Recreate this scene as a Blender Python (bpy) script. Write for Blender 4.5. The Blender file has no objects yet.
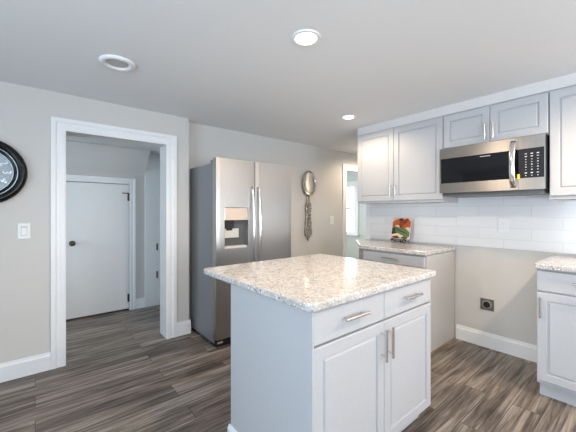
import bpy, bmesh, math, random
from mathutils import Vector, Matrix
random.seed(7)
PI = math.pi
SC = bpy.context.scene
COL = SC.collection

# ------------------------------------------------------------------ camera, world, big lights, exposure
cam_d = bpy.data.cameras.new('camera')
cam = bpy.data.objects.new('camera', cam_d)
COL.objects.link(cam)
cam.location = (0, 0, 1.2786)
cam.rotation_euler = (PI / 2, 0, -0.6931)
cam_d.sensor_fit = 'HORIZONTAL'
cam_d.sensor_width = 36.0
cam_d.lens = 305.0 / 576 * 36
cam_d.shift_x = -0.5 / 576
cam_d.shift_y = -4.3 / 576
cam_d.clip_start = 0.02
SC.camera = cam

world = bpy.data.worlds.new('world')
SC.world = world
world.use_nodes = True
bg = world.node_tree.nodes['Background']
bg.inputs[0].default_value = (0.80, 0.90, 1.0, 1)
bg.inputs[1].default_value = 2.2

SC.view_settings.view_transform = 'Standard'
SC.view_settings.look = 'None'
SC.view_settings.gamma = 1.0
SC.view_settings.use_curve_mapping = False
SC.view_settings.exposure = 0.28


def area(name, loc, aim, sx, sy, power, color):
    l = bpy.data.lights.new(name, 'AREA')
    l.shape = 'RECTANGLE'
    l.size, l.size_y = sx, sy
    l.energy = power
    l.color = color
    o = bpy.data.objects.new(name, l)
    COL.objects.link(o)
    o.location = loc
    o.rotation_euler = Vector(aim).to_track_quat('-Z', 'Y').to_euler()
    return o


# daylight outside the windows; the hall and far back sources are added as fill
area('daylight_left', (-2.80, -0.2, 1.25), (1, 0, 1.3), 3.0, 1.9, 110, (0.62, 0.82, 1.0))
area('daylight_front', (0.9, -3.20, 1.25), (0, 1, 1.6), 3.2, 1.9, 95, (0.98, 0.98, 1.0))
area('added_fill_hall', (-1.18, 3.86, 1.2), (1, 0, 0), 0.8, 1.3, 18, (0.68, 0.86, 1.0))  # added fill light for the hall, from no known source
area('daylight_far_room', (5.80, 4.7, 1.4), (-1, 0, 0), 1.3, 1.6, 110, (0.88, 0.95, 1.0))
area('added_fill_far_back', (3.9, 6.3, 1.4), (0.3, -1, 0), 1.5, 1.3, 70, (0.92, 0.97, 1.0))  # added fill that brightens the side wall of the far room


# ------------------------------------------------------------------ materials
class NT:
    def __init__(s, name):
        s.m = bpy.data.materials.new(name)
        s.m.use_nodes = True
        s.t = s.m.node_tree
        s.b = s.t.nodes['Principled BSDF']

    def n(s, typ, **kw):
        nd = s.t.nodes.new(typ)
        for k, v in kw.items():
            if k in nd.inputs:
                nd.inputs[k].default_value = v
            else:
                setattr(nd, k, v)
        return nd

    def l(s, a, b):
        s.t.links.new(a, b)

    def pos(s, scale=(1, 1, 1), loc=(0, 0, 0)):
        g = s.n('ShaderNodeNewGeometry')
        mp = s.n('ShaderNodeMapping')
        mp.inputs['Scale'].default_value = scale
        mp.inputs['Location'].default_value = loc
        s.l(g.outputs['Position'], mp.inputs['Vector'])
        return mp.outputs['Vector']

    def ramp(s, fac, stops):
        r = s.n('ShaderNodeValToRGB')
        e = r.color_ramp.elements
        while len(e) < len(stops):
            e.new(0.5)
        for el, (p, c) in zip(e, stops):
            el.position = p
            el.color = (*c, 1)
        s.l(fac, r.inputs['Fac'])
        return r.outputs['Color']

    def bump(s, h, strength, dist):
        b = s.n('ShaderNodeBump', Strength=strength, Distance=dist)
        s.l(h, b.inputs['Height'])
        s.l(b.outputs['Normal'], s.b.inputs['Normal'])
        return b


def plain(name, col, rough=0.5, metal=0.0, spec=0.5, noise=0.0, nscale=60, coat=0.0):
    t = NT(name)
    t.b.inputs['Roughness'].default_value = rough
    t.b.inputs['Metallic'].default_value = metal
    t.b.inputs['Specular IOR Level'].default_value = spec
    t.b.inputs['Coat Weight'].default_value = coat
    nz = t.n('ShaderNodeTexNoise', Scale=nscale, Detail=3.0)
    t.l(t.pos(), nz.inputs['Vector'])
    lo = tuple(c * (1 - 0.02) for c in col)
    hi = tuple(min(1, c * 1.02) for c in col)
    t.l(t.ramp(nz.outputs['Fac'], [(0.3, lo), (0.7, hi)]), t.b.inputs['Base Color'])
    if noise:
        t.bump(nz.outputs['Fac'], noise, 0.002)
    return t.m


M = {}
M['wall'] = plain('greige_wall_paint', (0.63, 0.62, 0.605), 0.75, noise=0.12, nscale=180, spec=0.3)
M['sage'] = plain('pale_sage_wall_paint', (0.68, 0.72, 0.67), 0.75, spec=0.3)
M['soffit'] = plain('white_soffit_paint', (0.73, 0.72, 0.725), 0.6)
M['ceiling'] = plain('white_ceiling_paint', (0.83, 0.84, 0.855), 0.9, noise=0.1, nscale=150, spec=0.2)
M['trim'] = plain('white_gloss_trim', (0.86, 0.875, 0.90), 0.35)
M['hall_door'] = plain('white_door_paint', (0.80, 0.815, 0.83), 0.4)
M['cabinet'] = plain('pale_grey_cabinet_paint', (0.53, 0.54, 0.565), 0.48)
M['range_panel'] = plain('unfinished_grey_side_panel', (0.55, 0.535, 0.525), 0.35)
M['nickel'] = plain('brushed_nickel', (0.70, 0.68, 0.65), 0.25, 1.0)
M['chrome'] = plain('polished_steel', (0.82, 0.81, 0.80), 0.12, 1.0)
M['fridge_side'] = plain('grey_enamel_side', (0.26, 0.265, 0.28), 0.42, 0.3)
M['black'] = plain('black_plastic', (0.012, 0.012, 0.014), 0.35)
M['glass_black'] = plain('black_door_glass', (0.006, 0.006, 0.008), 0.06)
M['panel_black'] = plain('black_control_panel', (0.014, 0.015, 0.020), 0.3, spec=0.25)
M['white_plastic'] = plain('white_plastic', (0.82, 0.83, 0.85), 0.35)
M['mark_white'] = plain('printed_white', (0.75, 0.76, 0.78), 0.5)
M['mark_grey'] = plain('printed_grey', (0.45, 0.45, 0.46), 0.5)
M['yellow'] = plain('yellow_sticker', (0.85, 0.72, 0.03), 0.5)
M['bronze'] = plain('dark_bronze', (0.10, 0.085, 0.07), 0.35, 0.9)
M['clock_black'] = plain('clock_black_lacquer', (0.006, 0.006, 0.007), 0.22, spec=0.3)
M['clock_dial'] = plain('clock_dial_pale_blue_grey', (0.40, 0.46, 0.49), 0.5, nscale=14)
M['clock_silver'] = plain('clock_silver_ring', (0.46, 0.53, 0.60), 0.3, 0.9)
M['outlet_grey'] = plain('brown_grey_steel_plate', (0.16, 0.145, 0.135), 0.4, 0.3)
M['outlet_face'] = plain('outlet_face', (0.30, 0.28, 0.265), 0.45)
M['raw_wood'] = plain('raw_wood_shim', (0.50, 0.24, 0.09), 0.6)
M['wire'] = plain('dark_wire', (0.03, 0.024, 0.02), 0.4, 0.6)
M['tile_cream'] = plain('painted_cream', (0.78, 0.60, 0.42), 0.3)
M['tile_peach'] = plain('painted_peach', (0.72, 0.52, 0.44), 0.3)
M['tile_orange'] = plain('painted_orange', (0.45, 0.11, 0.025), 0.3, nscale=120)
M['tile_red'] = plain('painted_red', (0.28, 0.035, 0.02), 0.3, nscale=120)
M['tile_green'] = plain('painted_green', (0.11, 0.19, 0.07), 0.3, nscale=120)
M['tile_dark'] = plain('painted_dark_green', (0.02, 0.035, 0.015), 0.3)
M['disp_panel'] = plain('dispenser_bronze_panel', (0.62, 0.52, 0.43), 0.22, 0.7)
M['disp_dark'] = plain('dispenser_cavity_grey', (0.10, 0.10, 0.105), 0.35)
M['disp_light'] = plain('dispenser_light_grey', (0.62, 0.60, 0.57), 0.35)
M['lamp_baffle'] = plain('lamp_baffle_grey', (0.55, 0.54, 0.53), 0.7)


def mat_steel(name='brushed_stainless_steel', lo=(0.47, 0.455, 0.44), hi=(0.51, 0.495, 0.48), across=(1, 0.25, 0)):
    t = NT(name)
    tg = t.n('ShaderNodeCombineXYZ')                   # direction across the brushing
    for k in range(3):
        tg.inputs[k].default_value = across[k]
    t.l(tg.outputs[0], t.b.inputs['Tangent'])
    t.b.inputs['Anisotropic'].default_value = 0.7
    t.b.inputs['Metallic'].default_value = 1.0
    nz = t.n('ShaderNodeTexNoise', Scale=1.0, Detail=4.0)
    t.l(t.pos((260, 260, 6)), nz.inputs['Vector'])
    t.l(t.ramp(nz.outputs['Fac'], [(0.3, lo), (0.7, hi)]), t.b.inputs['Base Color'])
    mr = t.n('ShaderNodeMapRange')
    mr.inputs['To Min'].default_value = 0.31
    mr.inputs['To Max'].default_value = 0.36
    t.l(nz.outputs['Fac'], mr.inputs['Value'])
    t.l(mr.outputs['Result'], t.b.inputs['Roughness'])
    return t.m


M['steel'] = mat_steel()
M['oven_steel'] = mat_steel('brushed_oven_steel', (0.40, 0.37, 0.345), (0.44, 0.41, 0.385), (0, 0, 1))


def mat_silver():
    t = NT('aged_ornate_silver')
    t.b.inputs['Metallic'].default_value = 0.55
    t.b.inputs['Roughness'].default_value = 0.3
    nz = t.n('ShaderNodeTexNoise', Scale=70.0, Detail=4.0)
    t.l(t.pos(), nz.inputs['Vector'])
    t.l(t.ramp(nz.outputs['Fac'], [(0.36, (0.10, 0.085, 0.07)), (0.60, (0.55, 0.51, 0.46))]), t.b.inputs['Base Color'])
    t.bump(nz.outputs['Fac'], 0.5, 0.004)
    return t.m


M['silver'] = mat_silver()


def mat_floor():
    t = NT('dark_grey_brown_wood_planks')
    v = t.pos()
    br = t.n('ShaderNodeTexBrick', Scale=1.0)
    br.offset = 0.37
    br.inputs['Mortar Size'].default_value = 0.0016
    br.inputs['Mortar Smooth'].default_value = 0.1
    br.inputs['Brick Width'].default_value = 1.22
    br.inputs['Row Height'].default_value = 0.152
    br.inputs['Color1'].default_value = (0, 0, 0, 1)
    br.inputs['Color2'].default_value = (1, 1, 1, 1)
    br.inputs['Mortar'].default_value = (0.5, 0.5, 0.5, 1)
    t.l(v, br.inputs['Vector'])
    # offset the grain per plank
    sep = t.n('ShaderNodeSeparateColor')
    t.l(br.outputs['Color'], sep.inputs[0])
    comb = t.n('ShaderNodeCombineXYZ')
    mul = t.n('ShaderNodeMath', operation='MULTIPLY')
    mul.inputs[1].default_value = 37.0
    t.l(sep.outputs[0], mul.inputs[0])
    t.l(mul.outputs[0], comb.inputs['X'])
    t.l(mul.outputs[0], comb.inputs['Z'])
    add = t.n('ShaderNodeVectorMath', operation='ADD')
    t.l(v, add.inputs[0])
    t.l(comb.outputs[0], add.inputs[1])

    def grain(sx, sy, det, dist):
        mp = t.n('ShaderNodeMapping')
        mp.inputs['Scale'].default_value = (sx, sy, 1)
        t.l(add.outputs[0], mp.inputs['Vector'])
        nz = t.n('ShaderNodeTexNoise', Scale=1.0, Detail=det, Distortion=dist)
        nz.inputs['Roughness'].default_value = 0.62
        t.l(mp.outputs['Vector'], nz.inputs['Vector'])
        return nz.outputs['Fac']
    g1 = grain(1.2, 24, 7.0, 0.9)
    g2 = grain(5, 130, 3.0, 0.2)
    g3 = grain(1.1, 7.0, 3.0, 0.9)
    a1 = t.n('ShaderNodeMath', operation='MULTIPLY_ADD')
    a1.inputs[1].default_value = 0.55
    t.l(g1, a1.inputs[0])
    m2 = t.n('ShaderNodeMath', operation='MULTIPLY')
    m2.inputs[1].default_value = 0.24
    t.l(g2, m2.inputs[0])
    t.l(m2.outputs[0], a1.inputs[2])
    a2 = t.n('ShaderNodeMath', operation='MULTIPLY_ADD')
    a2.inputs[1].default_value = 0.28
    t.l(g3, a2.inputs[0])
    t.l(a1.outputs[0], a2.inputs[2])
    a3 = t.n('ShaderNodeMath', operation='MULTIPLY_ADD')
    a3.inputs[1].default_value = 0.045
    t.l(sep.outputs[0], a3.inputs[0])
    t.l(a2.outputs[0], a3.inputs[2])
    c = t.ramp(a3.outputs[0], [(0.39, (0.018, 0.013, 0.010)), (0.47, (0.078, 0.060, 0.048)), (0.55, (0.185, 0.150, 0.124)), (0.66, (0.40, 0.345, 0.300))])
    mx = t.n('ShaderNodeMix', data_type='RGBA')
    t.l(br.outputs['Fac'], mx.inputs['Factor'])
    t.l(c, mx.inputs[6])
    mx.inputs[7].default_value = (0.02, 0.016, 0.014, 1)
    t.l(mx.outputs[2], t.b.inputs['Base Color'])
    t.b.inputs['Roughness'].default_value = 0.42
    t.bump(a3.outputs[0], 0.25, 0.002)
    return t.m


M['floor'] = mat_floor()


def mat_granite():
    t = NT('speckled_cream_granite')
    v = t.pos()
    n1 = t.n('ShaderNodeTexNoise', Scale=26.0, Detail=7.0, Distortion=0.8)
    n1.inputs['Roughness'].default_value = 0.72
    t.l(v, n1.inputs['Vector'])
    base = t.ramp(n1.outputs['Fac'], [(0.28, (0.33, 0.295, 0.275)), (0.40, (0.48, 0.44, 0.41)), (0.52, (0.575, 0.55, 0.53)), (0.66, (0.67, 0.665, 0.655))])
    vo = t.n('ShaderNodeTexVoronoi', Scale=165.0)
    t.l(v, vo.inputs['Vector'])
    sep = t.n('ShaderNodeSeparateColor')
    t.l(vo.outputs['Color'], sep.inputs[0])
    n2 = t.n('ShaderNodeTexNoise', Scale=9.0, Detail=2.0)
    t.l(v, n2.inputs['Vector'])
    ad = t.n('ShaderNodeMath', operation='MULTIPLY_ADD')
    ad.inputs[1].default_value = 0.35
    t.l(n2.outputs['Fac'], ad.inputs[0])
    t.l(sep.outputs[0], ad.inputs[2])
    fac = t.ramp(ad.outputs[0], [(0.17, (1, 1, 1)), (0.22, (0, 0, 0))])
    mx = t.n('ShaderNodeMix', data_type='RGBA')
    t.l(fac, mx.inputs['Factor'])
    t.l(base, mx.inputs[6])
    mx.inputs[7].default_value = (0.13, 0.12, 0.12, 1)
    fac2 = t.ramp(sep.outputs[1], [(0.86, (0, 0, 0)), (0.9, (1, 1, 1))])
    mx2 = t.n('ShaderNodeMix', data_type='RGBA')
    t.l(fac2, mx2.inputs['Factor'])
    t.l(mx.outputs[2], mx2.inputs[6])
    mx2.inputs[7].default_value = (0.86, 0.85, 0.84, 1)
    t.l(mx2.outputs[2], t.b.inputs['Base Color'])
    t.b.inputs['Roughness'].default_value = 0.12
    return t.m


M['granite'] = mat_granite()


def mat_tile():
    t = NT('white_subway_tile')
    g = t.n('ShaderNodeNewGeometry')
    sp = t.n('ShaderNodeSeparateXYZ')
    t.l(g.outputs['Position'], sp.inputs[0])
    cb = t.n('ShaderNodeCombineXYZ')
    t.l(sp.outputs['Y'], cb.inputs['X'])
    t.l(sp.outputs['Z'], cb.inputs['Y'])
    mp = t.n('ShaderNodeMapping')
    mp.inputs['Location'].default_value = (0.13, -0.926, 0)
    t.l(cb.outputs[0], mp.inputs['Vector'])
    br = t.n('ShaderNodeTexBrick', Scale=1.0)
    br.inputs['Mortar Size'].default_value = 0.0018
    br.inputs['Brick Width'].default_value = 0.405
    br.inputs['Row Height'].default_value = 0.1016
    br.inputs['Color1'].default_value = (0.84, 0.845, 0.86, 1)
    br.inputs['Color2'].default_value = (0.80, 0.81, 0.83, 1)
    br.inputs['Mortar'].default_value = (0.68, 0.68, 0.69, 1)
    t.l(mp.outputs['Vector'], br.inputs['Vector'])
    t.l(br.outputs['Color'], t.b.inputs['Base Color'])
    t.b.inputs['Roughness'].default_value = 0.14
    inv = t.n('ShaderNodeMath', operation='SUBTRACT')
    inv.inputs[0].default_value = 1.0
    t.l(br.outputs['Fac'], inv.inputs[1])
    t.bump(inv.outputs[0], 0.4, 0.002)
    return t.m


M['tile'] = mat_tile()


def mat_emit(name, col, s):
    t = NT(name)
    t.b.inputs['Base Color'].default_value = (0.8, 0.8, 0.8, 1)
    t.b.inputs['Emission Color'].default_value = (*col, 1)
    t.b.inputs['Emission Strength'].default_value = s
    return t.m


M['lamp_on'] = mat_emit('warm_lamp_diffuser', (1.0, 0.87, 0.70), 9.0)


def mat_pane():
    t = NT('window_pane_glass')
    tr = t.n('ShaderNodeBsdfTransparent')
    gl = t.n('ShaderNodeBsdfGlossy', Roughness=0.02)
    fr = t.n('ShaderNodeFresnel', IOR=1.45)
    mx = t.n('ShaderNodeMixShader')
    t.l(fr.outputs[0], mx.inputs[0])
    t.l(tr.outputs[0], mx.inputs[1])
    t.l(gl.outputs[0], mx.inputs[2])
    t.l(mx.outputs[0], t.t.nodes['Material Output'].inputs['Surface'])
    return t.m


M['pane'] = mat_pane()


# ------------------------------------------------------------------ helpers
def box(bm, x0, x1, y0, y1, z0, z1, mi=0):
    vs = [bm.verts.new(p) for p in ((x0, y0, z0), (x1, y0, z0), (x1, y1, z0), (x0, y1, z0), (x0, y0, z1), (x1, y0, z1), (x1, y1, z1), (x0, y1, z1))]
    for f in ((3, 2, 1, 0), (4, 5, 6, 7), (0, 1, 5, 4), (1, 2, 6, 5), (2, 3, 7, 6), (3, 0, 4, 7)):
        bm.faces.new([vs[i] for i in f]).material_index = mi


def BX(*a):
    bm = bmesh.new()
    box(bm, *a)
    return bm


def prism(bm, pts, z0, z1, to=lambda a, b, c: (a, b, c)):
    lo = [bm.verts.new(to(a, b, z0)) for a, b in pts]
    hi = [bm.verts.new(to(a, b, z1)) for a, b in pts]
    n = len(pts)
    bm.faces.new(lo[::-1])
    bm.faces.new(hi)
    for i in range(n):
        bm.faces.new((lo[i], lo[(i + 1) % n], hi[(i + 1) % n], hi[i]))


def tube(bm, pts, r, n=10, flat=None, caps=True):
    """sweep a round (or flattened) section along points; r a number or a list"""
    pts = [Vector(p) for p in pts]
    rs = r if isinstance(r, (list, tuple)) else [r] * len(pts)
    rings = []
    up = None
    for i, p in enumerate(pts):
        d = (pts[min(i + 1, len(pts) - 1)] - pts[max(i - 1, 0)]).normalized()
        if up is None:
            up = Vector((1, 0, 0)) if abs(d.x) < 0.8 else Vector((0, 0, 1))
        a = (up - d * up.dot(d)).normalized()
        up = a
        b = d.cross(a)
        ring = []
        for k in range(n):
            th = 2 * PI * k / n
            ca, sa = math.cos(th), math.sin(th)
            if flat:
                ca *= flat[0]
                sa *= flat[1]
            ring.append(bm.verts.new(p + (a * ca + b * sa) * rs[i]))
        rings.append(ring)
    for i in range(len(rings) - 1):
        for k in range(n):
            bm.faces.new((rings[i][k], rings[i][(k + 1) % n], rings[i + 1][(k + 1) % n], rings[i + 1][k]))
    if caps:
        bm.faces.new(rings[0][::-1])
        bm.faces.new(rings[-1])


def lathe(bm, prof, n=48, mat=None):
    """prof = [(r, h)...], around local z; mat = Matrix"""
    rings = []
    for r, h in prof:
        if r < 1e-6:
            v = Vector((0, 0, h))
            rings.append([bm.verts.new(mat @ v if mat else v)])
        else:
            ring = []
            for k in range(n):
                v = Vector((r * math.cos(2 * PI * k / n), r * math.sin(2 * PI * k / n), h))
                ring.append(bm.verts.new(mat @ v if mat else v))
            rings.append(ring)
    for a, b in zip(rings, rings[1:]):
        for k in range(n):
            q = (k + 1) % n
            if len(a) == 1 and len(b) == 1:
                continue
            if len(a) == 1:
                bm.faces.new((a[0], b[q], b[k]))
            elif len(b) == 1:
                bm.faces.new((a[k], a[q], b[0]))
            else:
                bm.faces.new((a[k], a[q], b[q], b[k]))


def obj(name, bm, mat, parent=None, bevel=0.0, smooth=False, seg=2, loc=None, rotz=None):
    me = bpy.data.meshes.new(name)
    bmesh.ops.recalc_face_normals(bm, faces=bm.faces[:])
    bm.to_mesh(me)
    bm.free()
    for m in (mat if isinstance(mat, list) else [mat]):
        me.materials.append(m)
    if smooth:
        for p in me.polygons:
            p.use_smooth = True
    o = bpy.data.objects.new(name, me)
    COL.objects.link(o)
    if parent:
        o.parent = parent
    if loc:
        o.location = loc
    if rotz is not None:
        o.rotation_euler = (0, 0, rotz)
    if bevel:
        b = o.modifiers.new('bevel', 'BEVEL')
        b.width = bevel
        b.segments = seg
        b.limit_method = 'ANGLE'
    return o


def struct(name, bm, mat, parent=None, bevel=0.0):
    o = obj(name, bm, mat, parent, bevel)
    if not parent:
        o['kind'] = 'structure'
    return o


def tag(o, label, cat, group=None):
    o['label'] = label
    o['category'] = cat
    if group:
        o['group'] = group
    return o


def thing(name, label, cat, loc=(0, 0, 0), rotz=0.0, group=None):
    o = bpy.data.objects.new(name, None)
    COL.objects.link(o)
    o.empty_display_size = 0.1
    o.location = loc
    o.rotation_euler = (0, 0, rotz)
    return tag(o, label, cat, group)


# ------------------------------------------------------------------ measurements
H = 2.259
YA, YB, XR, XU, XC = 3.143, 3.268, 3.28, 2.92, 2.66
XW, YF, XE, YE = -2.60, -3.00, 5.50, 6.00

# ------------------------------------------------------------------ setting
struct('floor', BX(XW - 0.1, XE + 0.1, YF - 0.1, YE + 0.1, -0.08, 0.0), M['floor'])
struct('ceiling', BX(XW - 0.1, XE + 0.1, YF - 0.1, YE + 0.1, H, H + 0.1), M['ceiling'])

bm = bmesh.new()                                   # wall with the cased doorway
box(bm, XW, 0.195, YA, 3.345, 0, H)
box(bm, 1.014, 1.245, YA, 3.345, 0, H)
box(bm, 0.195, 1.014, YA, 3.345, 1.953, H)
struct('wall_left', bm, M['wall'])
bm = bmesh.new()                                   # wall behind the fridge, with an opening at its far end
box(bm, 1.245, 3.95, YB, 3.39, 0, H)
box(bm, 3.95, 4.75, YB, 3.39, 1.967, H)
box(bm, 4.75, XE, YB, 3.39, 0, H)
struct('wall_back', bm, M['wall'])
bm = bmesh.new()                                   # wall with the cabinets, and its return behind it
box(bm, XR, 3.40, YF, 2.37, 0, H)
box(bm, 3.40, XE, 2.25, 2.37, 0, H)
struct('wall_right', bm, M['wall'])
bm = bmesh.new()                                   # wall behind the camera with a wide window
box(bm, XW, -0.8, YF - 0.12, YF, 0, H)
box(bm, 2.6, XR, YF - 0.12, YF, 0, H)
box(bm, -0.8, 2.6, YF - 0.12, YF, 0, 0.3)
box(bm, -0.8, 2.6, YF - 0.12, YF, 2.1, H)
struct('wall_front', bm, M['wall'])
bm = bmesh.new()                                   # wall far left of the camera with a wide window
box(bm, XW - 0.12, XW, YF, -1.8, 0, H)
box(bm, XW - 0.12, XW, 1.4, 3.345, 0, H)
box(bm, XW - 0.12, XW, -1.8, 1.4, 0, 0.3)
box(bm, XW - 0.12, XW, -1.8, 1.4, 2.1, H)
struct('wall_side', bm, M['wall'])


def window(name, axis, c, a0, a1, z0, z1, side, mids=(), rail=None):
    """frame set into a wall opening; axis 'x' = the pane spans x at y=c, 'y' = spans y at x=c"""
    def put(bm, u0, u1, d0, d1, w0, w1):
        if axis == 'x':
            box(bm, u0, u1, c + d0, c + d1, w0, w1)
        else:
            box(bm, c + d0, c + d1, u0, u1, w0, w1)
    f = bmesh.new()
    for u0, u1, w0, w1 in ((a0, a0 + .05, z0, z1), (a1 - .05, a1, z0, z1), (a0 + .05, a1 - .05, z0, z0 + .05), (a0 + .05, a1 - .05, z1 - .05, z1)):
        put(f, u0, u1, -.04, .04, w0, w1)
    for m in mids:
        put(f, m - .03, m + .03, -.035, .035, z0 + .05, z1 - .05)
    if rail:
        put(f, a0 + .05, a1 - .05, -.03, .03, rail - .02, rail + .02)
    o = struct(name, f, M['trim'])
    p = bmesh.new()
    put(p, a0 + .05, a1 - .05, -.004, .004, z0 + .05, z1 - .05)
    obj('pane', p, M['pane'], o)
    return o


window('window_1', 'x', YF - .06, -0.8, 2.6, 0.3, 2.1, 1, (0.33, 1.47))
window('window_2', 'y', XW - .06, -1.8, 1.4, 0.3, 2.1, 1, (-0.2,))

# small hall behind the doorway
bm = bmesh.new()
box(bm, XW, 0.16, 4.38, 4.50, 0, H)
box(bm, 1.36, 1.42, 3.345, 4.50, 0, H)
box(bm, 0.945, 1.36, 4.38, 4.50, 0, H)
box(bm, 0.16, 0.945, 4.38, 4.50, 1.635, H)
box(bm, 0.06, 1.04, 4.50, 4.56, 0, H)  # unseen panel added behind the door so its bottom gap stays dark
struct('wall_hall', bm, M['wall'])
bm = bmesh.new()
box(bm, -1.08, -1.0, 3.345, 3.47, 0, H)
box(bm, -1.08, -1.0, 4.25, 4.38, 0, H)
box(bm, -1.08, -1.0, 3.47, 4.25, 0, 0.5)
box(bm, -1.08, -1.0, 3.47, 4.25, 1.9, H)
struct('wall_hall_end', bm, M['wall'])
window('added_window_3', 'y', -1.04, 3.47, 4.25, 0.5, 1.9, 1)  # unseen window, added to carry the hall fill light
bm = bmesh.new()
prism(bm, [(4.38, 1.765), (4.11, 2.05), (4.11, 2.06), (4.38, 2.06)], -1.0, 1.128, lambda a, b, c: (c, a, b))
box(bm, -1.0, 1.36, 3.345, 4.38, 2.06, 2.12)
struct('ceiling_hall', bm, M['wall'])

# far room beyond the opening in the back wall
bm = bmesh.new()
box(bm, XE, XE + .1, 2.37, 4.27, 0, H)
box(bm, XE, XE + .1, 5.25, YE, 0, H)
box(bm, XE, XE + .1, 4.27, 5.25, 0, 0.78)
box(bm, XE, XE + .1, 4.27, 5.25, 1.88, H)
struct('wall_far_side', bm, M['sage'])
bm = bmesh.new()
box(bm, 1.42, 3.2, YE, YE + .1, 0, H)
box(bm, 4.6, XE, YE, YE + .1, 0, H)
box(bm, 3.2, 4.6, YE, YE + .1, 0, 0.8)
box(bm, 3.2, 4.6, YE, YE + .1, 1.95, H)
struct('wall_far_back', bm, M['sage'])
window('added_window_5', 'x', YE + .05, 3.2, 4.6, 0.8, 1.95, 1, rail=1.36)  # unseen window, added to let fill light onto the far side wall
window('window_4', 'y', XE + .04, 4.27, 5.25, 0.78, 1.88, 1, rail=1.35)
bm = bmesh.new()
box(bm, XE - .02, XE - .001, 4.20, 4.27, 0.75, 1.96)
box(bm, XE - .02, XE - .001, 5.25, 5.32, 0.75, 1.96)
box(bm, XE - .02, XE - .001, 4.27, 5.25, 1.88, 1.96)
box(bm, XE - .06, XE - .001, 4.17, 5.35, 0.745, 0.78)
struct('trim_window', bm, M['trim'], bevel=.003)


def casing(name, x0, x1, z1, w, y, proud=.018, top=None):
    """stepped door casing around an opening x0..x1, on a wall face at y, facing -y"""
    bm = bmesh.new()
    prof = [(0, .010), (.012, .014), (w * .35, .014), (w * .42, .011), (w * .62, .011), (w * .70, proud), (w, proud)]   # offset from opening, thickness
    def strip(fn):
        back = [fn(o_, 0.0) for o_, _ in prof]
        front = [fn(o_, t) for o_, t in prof]
        return back, front
    path = [(x0, 0, -1, 0), (x0, z1, -1, 1), (x1, z1, 1, 1), (x1, 0, 1, 0)]
    cols = []
    for (px, pz, sx, sz) in path:
        cols.append(([bm.verts.new((px + sx * o_, y, pz + sz * o_)) for o_, _ in prof],
                     [bm.verts.new((px + sx * o_, y - t, pz + sz * o_)) for o_, t in prof]))
    for (b0, f0), (b1, f1) in zip(cols, cols[1:]):
        for i in range(len(prof) - 1):
            bm.faces.new((f0[i], f0[i + 1], f1[i + 1], f1[i]))
            bm.faces.new((b0[i + 1], b0[i], b1[i], b1[i + 1]))
        bm.faces.new((b0[0], f0[0], f1[0], b1[0]))
        bm.faces.new((f0[-1], b0[-1], b1[-1], f1[-1]))
    for b0, f0 in (cols[0], cols[-1]):
        for i in range(len(prof) - 1):
            bm.faces.new((b0[i], b0[i + 1], f0[i + 1], f0[i]))
    return struct(name, bm, M['trim'])


casing('trim_doorway', 0.197, 1.012, 1.951, 0.100, YA)
casing('trim_opening', 3.952, 4.748, 1.965, 0.095, YB)
casing('trim_hall_door', 0.165, 0.944, 1.638, 0.072, 4.38)


def baseboard(name, x0, y0, x1, y1, h=.14, t=.016):
    """baseboard with a moulded top, its back on the line x0,y0 to x1,y1; the room lies to the right of travel"""
    bm = bmesh.new()
    d = Vector((x1 - x0, y1 - y0, 0))
    L = d.length
    d.normalize()
    nrm = Vector((d.y, -d.x, 0))
    prof = [(0, 0), (t, 0), (t, h * .80), (t * .75, h * .83), (t * .55, h * .90), (t * .45, h), (0, h)]
    a = [bm.verts.new(Vector((x0, y0, 0)) + nrm * o_ + Vector((0, 0, z))) for o_, z in prof]
    b = [bm.verts.new(Vector((x1, y1, 0)) + nrm * o_ + Vector((0, 0, z))) for o_, z in prof]
    n = len(prof)
    for i in range(n):
        bm.faces.new((a[i], a[(i + 1) % n], b[(i + 1) % n], b[i]))
    bm.faces.new(a)
    bm.faces.new(b[::-1])
    return struct(name, bm, M['trim'])


baseboard('baseboard_left', XW, YA, 0.096, YA)
baseboard('baseboard_doorway', 1.113, YA, 1.262, YA)
baseboard('baseboard_back', 2.30, YB, 3.855, YB)
baseboard('baseboard_right', XR, 1.288, XR, 0.52)
baseboard('baseboard_hall', 1.018, 4.38, 1.127, 4.38, .13)

# white board at the end of the cabinet wall, and the board with hinges beside the hall door
struct('trim_wall_end', BX(3.268, XR, 2.312, 2.37, 0.9275, 1.382), M['trim'])
pb = struct('trim_hall_board', BX(1.128, 1.358, 4.352, 4.379, 0, 2.058), M['hall_door'], bevel=.003)
for z in (0.42, 0.80):
    bm = bmesh.new()
    box(bm, 1.270, 1.284, 4.345, 4.352, z - .045, z + .045)
    tube(bm, [(1.284, 4.345, z - .048), (1.284, 4.345, z + .048)], .007, 8)
    obj('hinge', bm, M['bronze'], pb)

# flush door in the hall
d1 = struct('door_1', BX(0.168, 0.940, 4.386, 4.42, 0.020, 1.630), M['hall_door'], bevel=.003)
kb = bmesh.new()
mk = Matrix.Translation((0.335, 4.386, 0.905)) @ Matrix.Rotation(PI / 2, 4, 'X')
lathe(kb, [(0, 0), (.030, 0), (.032, .006), (.012, .010), (.010, .030), (.020, .036), (.028, .048), (.026, .060), (.014, .067), (0, .069)], 24, mk)
obj('knob', kb, M['bronze'], d1, smooth=True)
for z in (0.16, 1.47):
    bm = bmesh.new()
    box(bm, 0.922, 0.940, 4.380, 4.386, z - .05, z + .05)
    tube(bm, [(0.941, 4.376, z - .052), (0.941, 4.376, z + .052)], .007, 8)
    if z > 1:
        box(bm, 0.86, 0.935, 4.378, 4.386, z + .042, z + .054)
    obj('hinge', bm, M['bronze'], d1)

# backsplash
struct('trim_backsplash', BX(3.272, XR, -1.2, 2.310, 0.944, 1.60), M['tile'])

# soffit above the wall cabinets
struct('trim_soffit', BX(XU + .008, XR, -1.2, 2.249, 2.176, H), M['soffit'])


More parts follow.
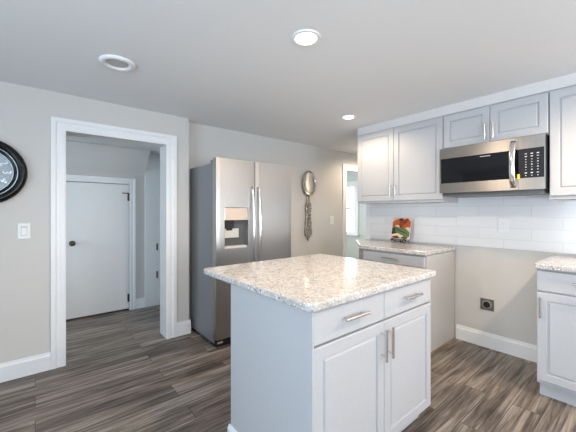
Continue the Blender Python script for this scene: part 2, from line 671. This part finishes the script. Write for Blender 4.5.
# ------------------------------------------------------------------ cabinets (front face at local y = 0, x to the right, y into the wall)
def panel_bm(x0, x1, z0, z1, t=.020, frame=.052, raised=True):
    bm = bmesh.new()
    rings = [(0, 0.0), (0, -t + .004), (.004, -t)]
    if raised:
        rings += [(frame, -t), (frame + .003, -t + .009), (frame + .008, -t + .009), (frame + .016, -t + .002), (frame + .018, -t + .0015)]
    vs = []
    for ins, y in rings:
        vs.append([bm.verts.new(p) for p in ((x0 + ins, y, z0 + ins), (x1 - ins, y, z0 + ins), (x1 - ins, y, z1 - ins), (x0 + ins, y, z1 - ins))])
    for a, b in zip(vs, vs[1:]):
        for k in range(4):
            bm.faces.new((a[k], a[(k + 1) % 4], b[(k + 1) % 4], b[k]))
    bm.faces.new(vs[0][::-1])
    bm.faces.new(vs[-1])
    return bm


def handle(parent, cx, cz, L, vert, yf=-.020, r=.007):
    bm = bmesh.new()
    off = yf - .030
    if vert:
        tube(bm, [(cx, off, cz - L / 2), (cx, off, cz + L / 2)], r, 12)
        for s in (-1, 1):
            tube(bm, [(cx, yf + .001, cz + s * L * .34), (cx, off, cz + s * L * .34)], r * .8, 8)
    else:
        tube(bm, [(cx - L / 2, off, cz), (cx + L / 2, off, cz)], r, 12)
        for s in (-1, 1):
            tube(bm, [(cx + s * L * .34, yf + .001, cz), (cx + s * L * .34, off, cz)], r * .8, 8)
    o = obj('handle', bm, M['nickel'], parent)
    o['label'] = 'brushed nickel bar pull'
    return o


def door(root, x0, x1, z0, z1, hx=None, hz=None, L=.155):
    d = obj('door', panel_bm(x0, x1, z0, z1), M['cabinet'], root)
    if hx is not None:
        handle(d, hx, hz, L, True)
    return d


def drawer(root, x0, x1, z0, z1, L=.165):
    d = obj('drawer', panel_bm(x0, x1, z0, z1, raised=False), M['cabinet'], root)
    handle(d, (x0 + x1) / 2, (z0 + z1) / 2 + .008, L, False)
    return d


# ---- island
isl = thing('kitchen_island', 'pale grey island cabinet with two drawers and two doors in the middle of the floor', 'kitchen island', (0.851, 0.890, 0))
W, D = 0.995, 0.645
obj('carcass', BX(0.006, W - .006, 0, D, 0.10, 0.884), M['cabinet'], isl)
bm = bmesh.new()
box(bm, 0, .006, -.018, D, 0.0, 0.884)
box(bm, -.004, 0, -.018, .026, 0.0, 0.884)
obj('side_panel', bm, M['cabinet'], isl)
obj('side_panel', BX(W - .006, W, 0, D, 0.10, 0.884), M['cabinet'], isl)
obj('toe_kick', BX(0.012, W - .012, 0.055, D - .01, 0.0, 0.10), M['cabinet'], isl)
bm = bmesh.new()
prism(bm, [(0, 0), (0, .075), (-.006, .072), (-.010, .062), (-.014, .058), (-.014, 0)], -.02, D + .014, lambda a, b, c: (a, c, b))
obj('base_moulding', bm, M['trim'], isl)
obj('shim', BX(W - .018, W - .004, 0.05, 0.16, 0.0, 0.012), M['raw_wood'], isl)['label'] = 'bare wood shim strip at the floor'
mid = W / 2
drawer(isl, .004, mid - .002, .738, .876)
drawer(isl, mid + .002, W - .002, .738, .876)
door(isl, .004, mid - .002, .108, .728, mid - .028, .622)
door(isl, mid + .002, W - .002, .108, .728, mid + .030, .622)


def slab(name, pts, z0, z1, label, bev=.008, round_=None):
    bm = bmesh.new()
    prism(bm, pts, z0, z1)
    if round_:
        ed = [e for e in bm.edges if abs(e.verts[0].co.z - e.verts[1].co.z) > .01]
        bmesh.ops.bevel(bm, geom=ed, offset=round_, segments=5, profile=.5, affect='EDGES')
    o = obj(name, bm, M['granite'], bevel=bev, seg=3)
    return tag(o, label, 'countertop')


slab('countertop', [(0.812, 0.845), (1.878, 0.845), (1.878, 1.832), (0.812, 1.832)], .8855, .9215,
     'large square speckled granite worktop on the island, with an overhang at the back', .010, .028)

# ---- base cabinet with an angled end, left of the range gap (local x runs towards -y)
bl = thing('base_cabinet', 'pale grey base cabinet with angled end standing left of the empty range gap', 'cabinet', (XC + .02, 1.985, 0), -PI / 2, 'base cabinets along the tiled wall')
Wl, Dl = 0.685, 0.586
bm = bmesh.new()
prism(bm, [(0, 0), (Wl - .012, 0), (Wl - .012, Dl), (-.375, Dl), (-.375, .42)], .10, .884)
obj('carcass', bm, M['cabinet'], bl)
bm = bmesh.new()
prism(bm, [(.04, .06), (Wl - .02, .06), (Wl - .02, Dl), (-.36, Dl), (-.36, .45)], 0, .10)
obj('toe_kick', bm, M['cabinet'], bl)
s = obj('side_panel', BX(Wl - .012, Wl, -.004, Dl, 0.008, .884), M['range_panel'], bl)
s['label'] = 'bare greige side panel facing the range gap'
obj('shim', BX(Wl - .010, Wl - .002, 0.0, Dl - .02, 0.0, .008), M['raw_wood'], bl)['label'] = 'bare wood strip under the side panel'
drawer(bl, .015, Wl - .014, .775, .872)
door(bl, .015, Wl / 2 - .002, .108, .765, Wl / 2 - .03, .68)
door(bl, Wl / 2 + .002, Wl - .014, .108, .765, Wl / 2 + .03, .68)
slab('countertop', [(2.640, 1.293), (3.266, 1.293), (3.266, 2.390), (3.085, 2.385), (2.640, 2.005)], .889, .926,
     'speckled granite worktop with a cut corner on the base cabinet left of the range gap', .008, .006)

# ---- base cabinet right of the range gap
br = thing('base_cabinet', 'pale grey base cabinet right of the range gap, cut by the right picture edge', 'cabinet', (XC + .02, 0.527, 0), -PI / 2, 'base cabinets along the tiled wall')
Wr = 0.54
obj('carcass', BX(0, Wr, 0, .586, .10, .884), M['cabinet'], br)
obj('toe_kick', BX(.006, Wr, .05, .586, 0, .10), M['cabinet'], br)
drawer(br, .003, Wr - .003, .738, .876)
door(br, .003, Wr - .003, .124, .728, .026, .628, .14)
slab('countertop', [(2.638, -.045), (3.266, -.045), (3.266, .535), (2.638, .535)], .889, .926,
     'speckled granite worktop on the base cabinet at the right edge of the picture', .008, .006)

# ---- wall cabinets
ul = thing('wall_cabinet', 'pale grey two door wall cabinet hanging left of the microwave', 'cabinet', (XU + .02, 2.251, 1.383), -PI / 2, 'wall cabinets')
w = 0.984
obj('carcass', BX(0, w, 0, .336, .006, .792), M['cabinet'], ul)
obj('top_rail', BX(-.008, w, -.008, .336, .780, .792), M['cabinet'], ul)
obj('light_rail', BX(0, w, -.004, .336, -.012, .006), M['cabinet'], ul)
door(ul, .003, .474, .012, .777, .474 - .030, .125, .13)
door(ul, .478, w - .003, .012, .777, .478 + .030, .125, .13)
um = thing('wall_cabinet', 'short pale grey two door wall cabinet directly above the microwave', 'cabinet', (XU + .02, 1.266, 1.853), -PI / 2, 'wall cabinets')
w = 0.760
obj('carcass', BX(0, w, 0, .336, 0, .322), M['cabinet'], um)
door(um, .003, w / 2 - .002, .010, .307, w / 2 - .030, .098, .13)
door(um, w / 2 + .002, w - .003, .010, .307, w / 2 + .030, .098, .13)
ur = thing('wall_cabinet', 'pale grey wall cabinet right of the microwave, cut by the picture edge', 'cabinet', (XU + .02, 0.504, 1.383), -PI / 2, 'wall cabinets')
w = 0.53
obj('carcass', BX(0, w, 0, .336, .006, .792), M['cabinet'], ur)
obj('light_rail', BX(0, w, -.004, .336, -.012, .006), M['cabinet'], ur)
door(ur, .003, w - .003, .012, .777, w - .032, .125, .13)

# ------------------------------------------------------------------ microwave
mw = thing('microwave_oven', 'stainless steel over the range microwave with black glass door under the short wall cabinet', 'microwave', (2.855, 1.268, 1.438), -PI / 2)
w = 0.755
obj('body', BX(0.002, w, .022, .412, 0.012, .414), M['panel_black'], mw, bevel=.003)
fd = bmesh.new()
dw = 0.592
box(fd, 0, dw, 0, .022, .318, .412)
box(fd, 0, dw, 0, .022, .008, .096)
box(fd, 0, .012, 0, .022, .096, .318)
dr = obj('door', fd, M['oven_steel'], mw)
gl = obj('window', BX(.012, dw - .004, .004, .020, .096, .318), M['glass_black'], dr)
gl['label'] = 'black glass window'
obj('inner_window', BX(.06, .42, .0032, .004, .130, .262), M['glass_black'], gl)
bm = bmesh.new()
for k in range(9):
    x = .330 + k * .0085
    box(bm, x, x + .006, .0026, .004, .297, .303)
obj('maker_mark', bm, M['mark_white'], gl)
obj('upper_control_frame', BX(dw + .002, w, 0, .022, .318, .412), M['oven_steel'], mw)
obj('lower_control_frame', BX(dw + .002, w, 0, .022, .008, .096), M['oven_steel'], mw)
cp = obj('control_panel', BX(dw + .002, w - .006, .002, .022, .096, .318), M['panel_black'], mw)
cp['label'] = 'black keypad panel with small white key markings'
obj('sticker', BX(.587, .603, -.0025, .001, .092, .128), M['yellow'], cp)['label'] = 'yellow energy sticker'
obj('edge_strip', BX(w - .006, w, 0, .022, .096, .318), M['oven_steel'], mw)
for c, x in enumerate((.640, .676, .712)):
    for r, z in enumerate((.278, .258, .236, .216, .197, .178, .158, .134, .114)):
        ww = .014 if r in (0, 1, 7) else .006 + .003 * ((r + c) % 2)
        hh = .0075 if r in (0, 7) else .006
        kb_ = bmesh.new()
        box(kb_, x - ww / 2, x + ww / 2, .0008, .002, z - hh / 2, z + hh / 2)
        obj('key_mark', kb_, M['mark_white'] if (r + c) % 3 else M['mark_grey'], cp)
bm = bmesh.new()
pts = []
for i in range(15):
    q = i / 14
    pts.append((.562, .002 - .046 * (math.sin(PI * q) ** .55), .030 + .356 * q))
tube(bm, pts, .017, 12, (1.15, .5))
obj('handle', bm, M['chrome'], dr, smooth=True)
obj('vent_base', BX(.02, w - .015, .03, .40, -.020, .012), M['disp_dark'], mw)

# ------------------------------------------------------------------ fridge
fr = thing('refrigerator', 'tall stainless steel side by side refrigerator with grey sides and water dispenser', 'refrigerator', (1.283, 2.584, 0))
W = 0.905
obj('cabinet', BX(.016, W - .016, .085, .655, .030, 1.745), M['fridge_side'], fr, bevel=.004)
obj('base_grille', BX(.020, W - .020, .045, .16, .006, .082), M['black'], fr, bevel=.004)
for x in (.05, W - .05):
    obj('foot', BX(x - .025, x + .025, .10, .15, 0, .008), M['black'], fr)
    obj('foot', BX(x - .025, x + .025, .58, .63, 0, .032), M['black'], fr)
bm = bmesh.new()
box(bm, .03, .085, .036, .046, .035, .055)
obj('grille_badge', bm, M['chrome'], fr)
for x in (.020, W - .120):
    obj('hinge_cover', BX(x, x + .10, .03, .17, 1.745, 1.778), M['fridge_side'], fr, bevel=.006)


def fridge_door(x0, x1, z0, z1, hole=None, th=.075):
    """door slab with a slightly bowed front; hole = x0, x1, z0, z1"""
    bm = bmesh.new()
    xs = {x0, x1}
    for k in range(1, 12):
        xs.add(round(x0 + (x1 - x0) * k / 12, 5))
    zs = {z0, z1}
    if hole:
        xs |= {hole[0], hole[1]}
        zs |= {hole[2], hole[3]}
    xs, zs = sorted(xs), sorted(zs)
    def fy(x):
        q = (x - x0) / (x1 - x0) * 2 - 1
        e = max(0.0, abs(q) - .90) / .10
        return .003 * q * q + .0025 * e * e
    F = {(i, j): bm.verts.new((x, fy(x), z)) for i, x in enumerate(xs) for j, z in enumerate(zs)}
    B = {(i, j): bm.verts.new((x, th, z)) for i, x in enumerate(xs) for j, z in enumerate(zs)}
    nx, nz = len(xs), len(zs)
    def inside(i, j):
        return bool(hole) and hole[0] - 1e-6 <= xs[i] and xs[i + 1] <= hole[1] + 1e-6 and hole[2] - 1e-6 <= zs[j] and zs[j + 1] <= hole[3] + 1e-6
    def solid(i, j):
        return 0 <= i < nx - 1 and 0 <= j < nz - 1 and not inside(i, j)
    for i in range(nx - 1):
        for j in range(nz - 1):
            if not solid(i, j):
                continue
            f = bm.faces.new((F[i, j], F[i + 1, j], F[i + 1, j + 1], F[i, j + 1]))
            bm.faces.new((B[i, j + 1], B[i + 1, j + 1], B[i + 1, j], B[i, j]))
            for di, dj, a, b in ((-1, 0, (i, j), (i, j + 1)), (1, 0, (i + 1, j), (i + 1, j + 1)), (0, -1, (i, j), (i + 1, j)), (0, 1, (i, j + 1), (i + 1, j + 1))):
                if not solid(i + di, j + dj):
                    bm.faces.new((F[a], F[b], B[b], B[a]))
    return bm


hole = (.080, .346, .925, 1.322)
fl = obj('door', fridge_door(0, .422, .088, 1.782, hole), M['steel'], fr)
frd = obj('door', fridge_door(.430, W, .088, 1.782), M['steel'], fr)
obj('door_gap_shade', BX(.412, .442, .020, .082, .09, 1.775), M['black'], fr)  # black strip standing in for the shade in the gap between the doors
for hx, dd in ((.386, fl), (.462, frd)):
    bm = bmesh.new()
    pts = []
    for i in range(21):
        q = i / 20
        pts.append((hx, -.002 - .046 * math.sin(PI * q) ** .55, .735 + .79 * q))
    tube(bm, pts, .0135, 12, (1.0, .8))
    obj('handle', bm, M['chrome'], dd, smooth=True)
bm = bmesh.new()
x0, x1, z0, z1 = hole
box(bm, x0, x1, .066, .078, z0, z1)
dp = obj('dispenser', bm, M['disp_dark'], fl)
dp['label'] = 'ice and water dispenser recess'
obj('control_panel', BX(x0 + .004, x1 - .004, .0, .066, z1 - .128, z1 - .004), M['disp_panel'], dp, bevel=.006)
bm = bmesh.new()
box(bm, x0 + .03, x0 + .125, .030, .066, z1 - .200, z1 - .128)
box(bm, x0 + .045, x0 + .110, .040, .066, z1 - .225, z1 - .200)
obj('spout', bm, M['black'], dp, bevel=.004)
obj('paddle', BX(x0 + .012, x0 + .185, .046, .066, z0 + .10, z0 + .19), M['disp_light'], dp, bevel=.005)
bm = bmesh.new()
box(bm, x0 + .010, x1 - .010, .012, .066, z0 + .004, z0 + .022)
for k in range(8):
    box(bm, x0 + .02 + k * .029, x0 + .035 + k * .029, .016, .060, z0 + .022, z0 + .026)
obj('drip_tray', bm, M['disp_light'], dp)
bm = bmesh.new()
for a in ((x0 - .004, x0 + .003, z0 - .004, z1 + .004), (x1 - .003, x1 + .004, z0 - .004, z1 + .004), (x0 + .003, x1 - .003, z0 - .004, z0 + .003), (x0 + .003, x1 - .003, z1 - .003, z1 + .004)):
    box(bm, a[0], a[1], -.003, .03, a[2], a[3])
obj('bezel', bm, M['steel'], dp)
obj('badge', BX(W - .085, W - .035, .004, .011, 1.695, 1.709), M['mark_white'], frd)

# ------------------------------------------------------------------ wall clock
ck = thing('wall_clock', 'round black framed wall clock with raised silver numerals, cut by the left picture edge', 'clock', (-0.294, YA, 1.577))
RX = Matrix.Rotation(PI / 2, 4, 'X')
bm = bmesh.new()
lathe(bm, [(.165, .002), (.165, .020), (.172, .026), (.182, .028), (.190, .030), (.205, .046), (.222, .052), (.238, .046), (.248, .030), (.250, .012), (.248, 0), (.165, 0)], 72, RX)
obj('frame', bm, M['clock_black'], ck, smooth=True)
bm = bmesh.new()
lathe(bm, [(0, .003), (.166, .003), (.166, .010), (0, .010)], 72, RX)
dl = obj('dial', bm, M['clock_dial'], ck)
bm = bmesh.new()
lathe(bm, [(.158, .012), (.160, .020), (.165, .023), (.170, .020), (.172, .012)], 72, RX)
obj('inner_ring', bm, M['clock_silver'], ck, smooth=True)
bm = bmesh.new()
lathe(bm, [(.187, .028), (.189, .0325), (.192, .0335), (.195, .032)], 72, RX)
obj('outer_ring', bm, M['clock_silver'], ck, smooth=True)
dg = bpy.context.evaluated_depsgraph_get()
for n in range(1, 13):
    cu = bpy.data.curves.new('numeral', 'FONT')
    cu.body = str(n)
    cu.size = .074
    cu.extrude = .003
    cu.bevel_depth = .0015
    cu.align_x = 'CENTER'
    cu.align_y = 'CENTER'
    tmp = bpy.data.objects.new('tmp', cu)
    me = bpy.data.meshes.new_from_object(tmp)
    bpy.data.objects.remove(tmp)
    th = PI / 2 - n * PI / 6
    me.transform(Matrix.Rotation(PI / 2, 4, 'X') @ Matrix.Translation((.128 * math.cos(th), .128 * math.sin(th), .013)) @ Matrix.Rotation(th - PI / 2, 4, 'Z'))
    me.materials.clear()
    me.materials.append(M['clock_silver'])
    o = bpy.data.objects.new('numeral', me)
    COL.objects.link(o)
    o.parent = dl
for nm, L, ang, ww in (('hour_hand', .075, math.radians(120), .009), ('minute_hand', .11, math.radians(205), .007)):
    bm = bmesh.new()
    ca, sa = math.cos(ang), math.sin(ang)
    pr = [(-.02, -ww / 2), (L * .7, -ww), (L, 0), (L * .7, ww), (-.02, ww / 2)]
    prism(bm, [(a * ca - b * sa, a * sa + b * ca) for a, b in pr], .018 if nm[0] == 'h' else .021, .020 if nm[0] == 'h' else .023, lambda a, b, c: (a, -c, b))
    obj(nm, bm, M['clock_black'], ck)

# ------------------------------------------------------------------ giant spoon
sp = thing('wall_spoon', 'giant ornate silver spoon hanging bowl up on the wall right of the refrigerator', 'decoration', (3.072, YB, 0.85))
bm = bmesh.new()
NR, NT_ = 10, 40
def bowl_pt(r, th, y):
    zz = math.sin(th)
    wx = .126 * (1.0 - .10 * zz)
    return (r * wx * math.cos(th), y, .845 + r * .172 * zz)
rings = []
for i in range(NR + 1):                            # concave inside
    r = i / NR
    y = -.022 - .028 * (r ** 2.2)
    rings.append([bm.verts.new(bowl_pt(max(r, .02), 2 * PI * k / NT_, y)) for k in range(NT_)])
for r, y in ((1.02, -.054), (1.06, -.052), (1.06, -.044), (.9, -.030), (.55, -.010), (.25, -.003), (.05, -.002)):
    rings.append([bm.verts.new(bowl_pt(r, 2 * PI * k / NT_, y)) for k in range(NT_)])
for a, b in zip(rings, rings[1:]):
    for k in range(NT_):
        bm.faces.new((a[k], a[(k + 1) % NT_], b[(k + 1) % NT_], b[k]))
bm.faces.new(rings[0])
bm.faces.new(rings[-1])
def _bowl_mats():
    t = NT('worn_silver_bowl')
    t.b.inputs['Metallic'].default_value = 1.0
    t.b.inputs['Roughness'].default_value = 0.16
    nz = t.n('ShaderNodeTexNoise', Scale=30.0, Detail=3.0)
    t.l(t.pos(), nz.inputs['Vector'])
    t.l(t.ramp(nz.outputs['Fac'], [(0.35, (0.72, 0.72, 0.71)), (0.7, (0.84, 0.84, 0.83))]), t.b.inputs['Base Color'])
    return t.m
bo = obj('bowl', bm, [_bowl_mats(), M['silver']], sp, smooth=True)
for p in bo.data.polygons:
    c = p.center
    r = math.hypot(c.x / .126, (c.z - .845) / .172)
    p.material_index = 1 if (r > .93 or p.index >= NR * NT_) else 0
bm = bmesh.new()
prof = [(.668, .030), (.63, .026), (.585, .030), (.545, .040), (.52, .054), (.50, .050), (.47, .058), (.43, .050), (.38, .046), (.33, .050), (.29, .056), (.26, .064), (.235, .056), (.20, .062), (.165, .070), (.13, .074), (.10, .068), (.07, .050), (.04, .028), (.015, .014), (.0, .004)]
rr = []
for z, wv in prof:
    ring = []
    for k in range(16):
        th = 2 * PI * k / 16
        ring.append(bm.verts.new((wv * math.cos(th), -.019 + .015 * math.sin(th) * (.5 + wv * 8), z + .006)))
    rr.append(ring)
for a, b in zip(rr, rr[1:]):
    for k in range(16):
        bm.faces.new((a[k], a[(k + 1) % 16], b[(k + 1) % 16], b[k]))
bm.faces.new(rr[0])
bm.faces.new(rr[-1])
for z, wv in prof[3:18]:                           # cast scrollwork
    for s in (-1, 1):
        bmesh.ops.create_uvsphere(bm, u_segments=8, v_segments=6, radius=.012, matrix=Matrix.Translation((s * wv * .92, -.026, z + .006)))
    bmesh.ops.create_uvsphere(bm, u_segments=8, v_segments=6, radius=.013, matrix=Matrix.Translation((math.sin(z * 70) * wv * .45, -.030, z + .016)))
obj('handle', bm, M['silver'], sp, smooth=True)

# ------------------------------------------------------------------ recessed lamps and the unlit fitting
def lamp(name, label, x, y, R, on, group, energy=0, col=(1, .80, .58)):
    t = thing(name, label, 'ceiling light', (x, y, H), 0, group)
    bm = bmesh.new()
    if on:
        lathe(bm, [(R, 0), (R, -.003), (R * .93, -.007), (R * .74, -.006), (R * .70, 0)], 48)
    else:
        lathe(bm, [(R, 0), (R, -.006), (R * .90, -.016), (R * .74, -.016), (R * .66, -.008), (R * .62, -.001)], 48)
    obj('trim_ring', bm, M['trim'], t, smooth=True)
    bm = bmesh.new()
    lathe(bm, [(0, -.0045), (R * .71, -.0035), (R * .71, -.001), (0, -.001)], 40)
    obj('diffuser' if on else 'baffle', bm, M['lamp_on'] if on else M['lamp_baffle'], t)
    if on:
        l = bpy.data.lights.new('lamp_light', 'SPOT')
        l.energy = energy
        l.color = col
        l.spot_size = math.radians(172)
        l.spot_blend = 0.55
        l.shadow_soft_size = .05
        lo = bpy.data.objects.new('lamp_light', l)
        COL.objects.link(lo)
        lo.parent = t
        lo.location = (0, 0, -.06)
    return t


lamp('recessed_lamp', 'lit round recessed ceiling lamp above the island, the nearer of the two lit ones', 1.176, 1.261, .084, True, 'lit recessed ceiling lamps', 44)
lamp('recessed_lamp', 'lit round recessed ceiling lamp beside the left wall cabinet, the farther lit one', 2.495, 2.032, .074, True, 'lit recessed ceiling lamps', 18)
lamp('recessed_lamp', 'added unseen recessed lamp in the passage, brightening the back wall', 4.15, 2.80, .074, True, 'lit recessed ceiling lamps', 24)  # unseen lamp added to warm and brighten the back wall
lamp('recessed_lamp', 'added unseen recessed lamp in front of the right wall cabinet, brightening the right side', 2.35, -.35, .084, True, 'lit recessed ceiling lamps', 76)  # lamp outside the view, added to brighten the range gap and tiles
lamp('recessed_fixture', 'unlit white round ceiling fitting with a grey centre near the doorway', 0.417, 2.262, .105, False, None)

# ------------------------------------------------------------------ switches and outlets
def plate(name, label, cat, loc, rotz, w, h, kind, group=None):
    t = thing(name, label, cat, loc, rotz, group)
    obj('cover_plate', BX(-w / 2, w / 2, -.006, 0, -h / 2, h / 2), M['white_plastic'], t, bevel=.003)
    if kind == 'rocker':
        obj('rocker_surround', BX(-.0185, .0185, -.0066, -.004, -.0355, .0355), M['mark_grey'], t)
        bm = bmesh.new()
        prism(bm, [(-.006, -.033), (-.0105, -.031), (-.0075, 0), (-.0065, .031), (-.006, .033)], -.016, .016, lambda a, b, c: (c, a, b))
        obj('rocker', bm, M['white_plastic'], t)
    elif kind == 'toggle':
        obj('toggle_slot', BX(-.006, .006, -.007, -.005, -.013, .013), M['mark_grey'], t)
        bm = bmesh.new()
        prism(bm, [(-.005, -.006), (-.016, .004), (-.017, .010), (-.005, .006)], -.004, .004, lambda a, b, c: (c, a, b))
        obj('toggle', bm, M['white_plastic'], t)
    else:
        for z in (-.021, .021):
            bm = bmesh.new()
            lathe(bm, [(0, -.0015), (.0165, -.0015), (.0165, .0025), (0, .0025)], 24, Matrix.Translation((0, -.006, z)) @ RX)
            so = obj('socket', bm, M['white_plastic'], t)
            bm = bmesh.new()
            box(bm, -.008, -.0055, -.0092, -.008, z - .002, z + .007)
            box(bm, .0055, .008, -.0092, -.008, z - .002, z + .007)
            box(bm, -.002, .002, -.0092, -.008, z - .011, z - .007)
            obj('slots', bm, M['mark_grey'], so)
    return t


plate('light_switch', 'white switch plate left of the doorway, below the clock', 'light switch', (-0.066, YA, 1.128), 0, .076, .122, 'rocker', 'wall switches')
plate('light_switch', 'white switch plate between the giant spoon and the far opening', 'light switch', (3.602, YB, 1.147), 0, .085, .135, 'toggle', 'wall switches')
plate('power_outlet', 'white duplex outlet on the tiled backsplash', 'outlet', (3.272, 0.884, 1.150), -PI / 2, .082, .128, 'outlet')
ro = thing('range_outlet', 'dark square heavy duty outlet low on the wall of the range gap', 'outlet', (XR, 1.016, .404), -PI / 2)
obj('cover_plate', BX(-.056, .056, -.008, 0, -.053, .053), M['outlet_grey'], ro, bevel=.003)
bm = bmesh.new()
lathe(bm, [(0, 0), (.040, 0), (.040, .010), (.036, .013), (.030, .013), (0, .013)], 32, RX)
f = obj('receptacle_face', bm, M['outlet_face'], ro)
bm = bmesh.new()
lathe(bm, [(0, .0128), (.029, .0128), (.029, .0155), (.026, .0165), (0, .0165)], 32, RX)
obj('socket', bm, M['black'], ro)

# ------------------------------------------------------------------ painted tile on a wire easel
TX, TY = 3.105, 1.818
ez = thing('wire_easel', 'small dark wire easel with scrolled feet holding the painted tile on the counter', 'easel', (TX, TY, .926), -PI / 2)
lean = .26
def lp(x, y, z):                                  # point on the leaning plane of the tile
    return (x, y + z * math.sin(lean), z * math.cos(lean))
bm = bmesh.new()
for s in (-1, 1):
    tube(bm, [lp(s * .06, .014, .006), lp(s * .06, .014, .20)], .0035, 8)
    sc = []
    for i in range(26):                           # scroll in front
        a = i / 25 * 3.4 * PI
        r = .026 * (1 - i / 34)
        sc.append((s * (.070 + r * math.cos(a)), -.022, .0300 + r * math.sin(a)))
    tube(bm, sc, .0038, 8)
    tube(bm, [lp(s * .06, .014, .044), (s * .062, -.010, .045), (s * .062, -.022, .050)], .0035, 8)
    tube(bm, [lp(s * .06, .014, .19), (s * .045, .115, .003)], .0035, 8)
sc = []
for i in range(30):
    q = i / 29 * 2 - 1
    sc.append((q * .050, -.022, .016 + .018 * abs(math.sin(q * PI * 1.5))))
tube(bm, sc, .0038, 8)
tube(bm, [(-.085, -.022, .046), (.085, -.022, .046)], .0035, 8)
tube(bm, [lp(-.06, .014, .10), lp(.06, .014, .10)], .0035, 8)
obj('wire_frame', bm, M['wire'], ez, smooth=True)

pt = thing('painted_tile', 'rectangular tile painted with orange pumpkins and green leaves propped on the wire easel', 'decorative tile', (TX, TY, .926), -PI / 2)
ROT = Matrix.Rotation(-lean, 4, 'X')
def tl(bm):
    bmesh.ops.transform(bm, matrix=Matrix.Translation((0, -.001 + .036 * math.tan(lean), .050)) @ ROT, verts=bm.verts[:])
    return bm
tw, th_ = .220, .246
b0 = BX(-tw / 2, tw / 2, 0, .010, 0, th_)
obj('tile', tl(b0), M['tile_peach'], pt, bevel=.002)
def blob(cx, cz, rx, rz, rot, mi, bm, y0=-.003, seed=0, wob=.08):
    n = 28
    ps = []
    rd = random.Random(seed)
    ph = rd.random() * 6
    for k in range(n):
        a = 2 * PI * k / n
        q = 1 + wob * math.sin(5 * a + ph)
        x, z = rx * q * math.cos(a), rz * q * math.sin(a)
        ps.append((max(-tw / 2 + .002, min(tw / 2 - .002, cx + x * math.cos(rot) - z * math.sin(rot))), max(.002, min(th_ - .002, cz + x * math.sin(rot) + z * math.cos(rot)))))
    lo = [bm.verts.new((x, 0.0005, z)) for x, z in ps]
    hi = [bm.verts.new((x, y0, z)) for x, z in ps]
    f = bm.faces.new(hi)
    f.material_index = mi
    for k in range(n):
        bm.faces.new((lo[k], lo[(k + 1) % n], hi[(k + 1) % n], hi[k])).material_index = mi
bm = bmesh.new()
blob(-.055, .170, .060, .050, .2, 0, bm, -.0030, 1)
blob(.055, .182, .052, .048, -.3, 1, bm, -.0034, 2)
blob(.062, .146, .052, .034, .3, 0, bm, -.0040, 3)
blob(0, .200, .028, .022, 0, 1, bm, -.0044, 4)
blob(-.010, .222, .030, .012, .1, 4, bm, -.0048, 5)
blob(-.035, .134, .040, .020, -.2, 2, bm, -.0046, 6)
blob(.075, .116, .036, .016, .2, 2, bm, -.0046, 7)
blob(.020, .086, .088, .040, -.25, 3, bm, -.0052, 8)
blob(-.030, .112, .062, .020, -.3, 3, bm, -.0056, 9)
blob(-.075, .075, .030, .040, .3, 4, bm, -.0050, 10)
blob(.060, .052, .050, .030, -.2, 3, bm, -.0060, 11)
blob(-.055, .038, .046, .022, .2, 2, bm, -.0054, 12)
blob(.010, .088, .080, .005, -.35, 4, bm, -.0062, 13)
blob(-.040, .020, .050, .014, .05, 4, bm, -.0058, 14)
blob(.050, .018, .040, .012, -.05, 4, bm, -.0058, 15)
blob(.000, .150, .022, .028, .4, 1, bm, -.0066, 16)
blob(.085, .180, .020, .030, .1, 0, bm, -.0068, 17)
blob(-.085, .115, .022, .012, .1, 4, bm, -.0064, 18)
blob(.010, .030, .030, .012, .1, 2, bm, -.0066, 19)
obj('painting', tl(bm), [M['tile_orange'], M['tile_red'], M['tile_cream'], M['tile_green'], M['tile_dark']], pt)['label'] = 'painted orange pumpkins, red fruit and green leaves'
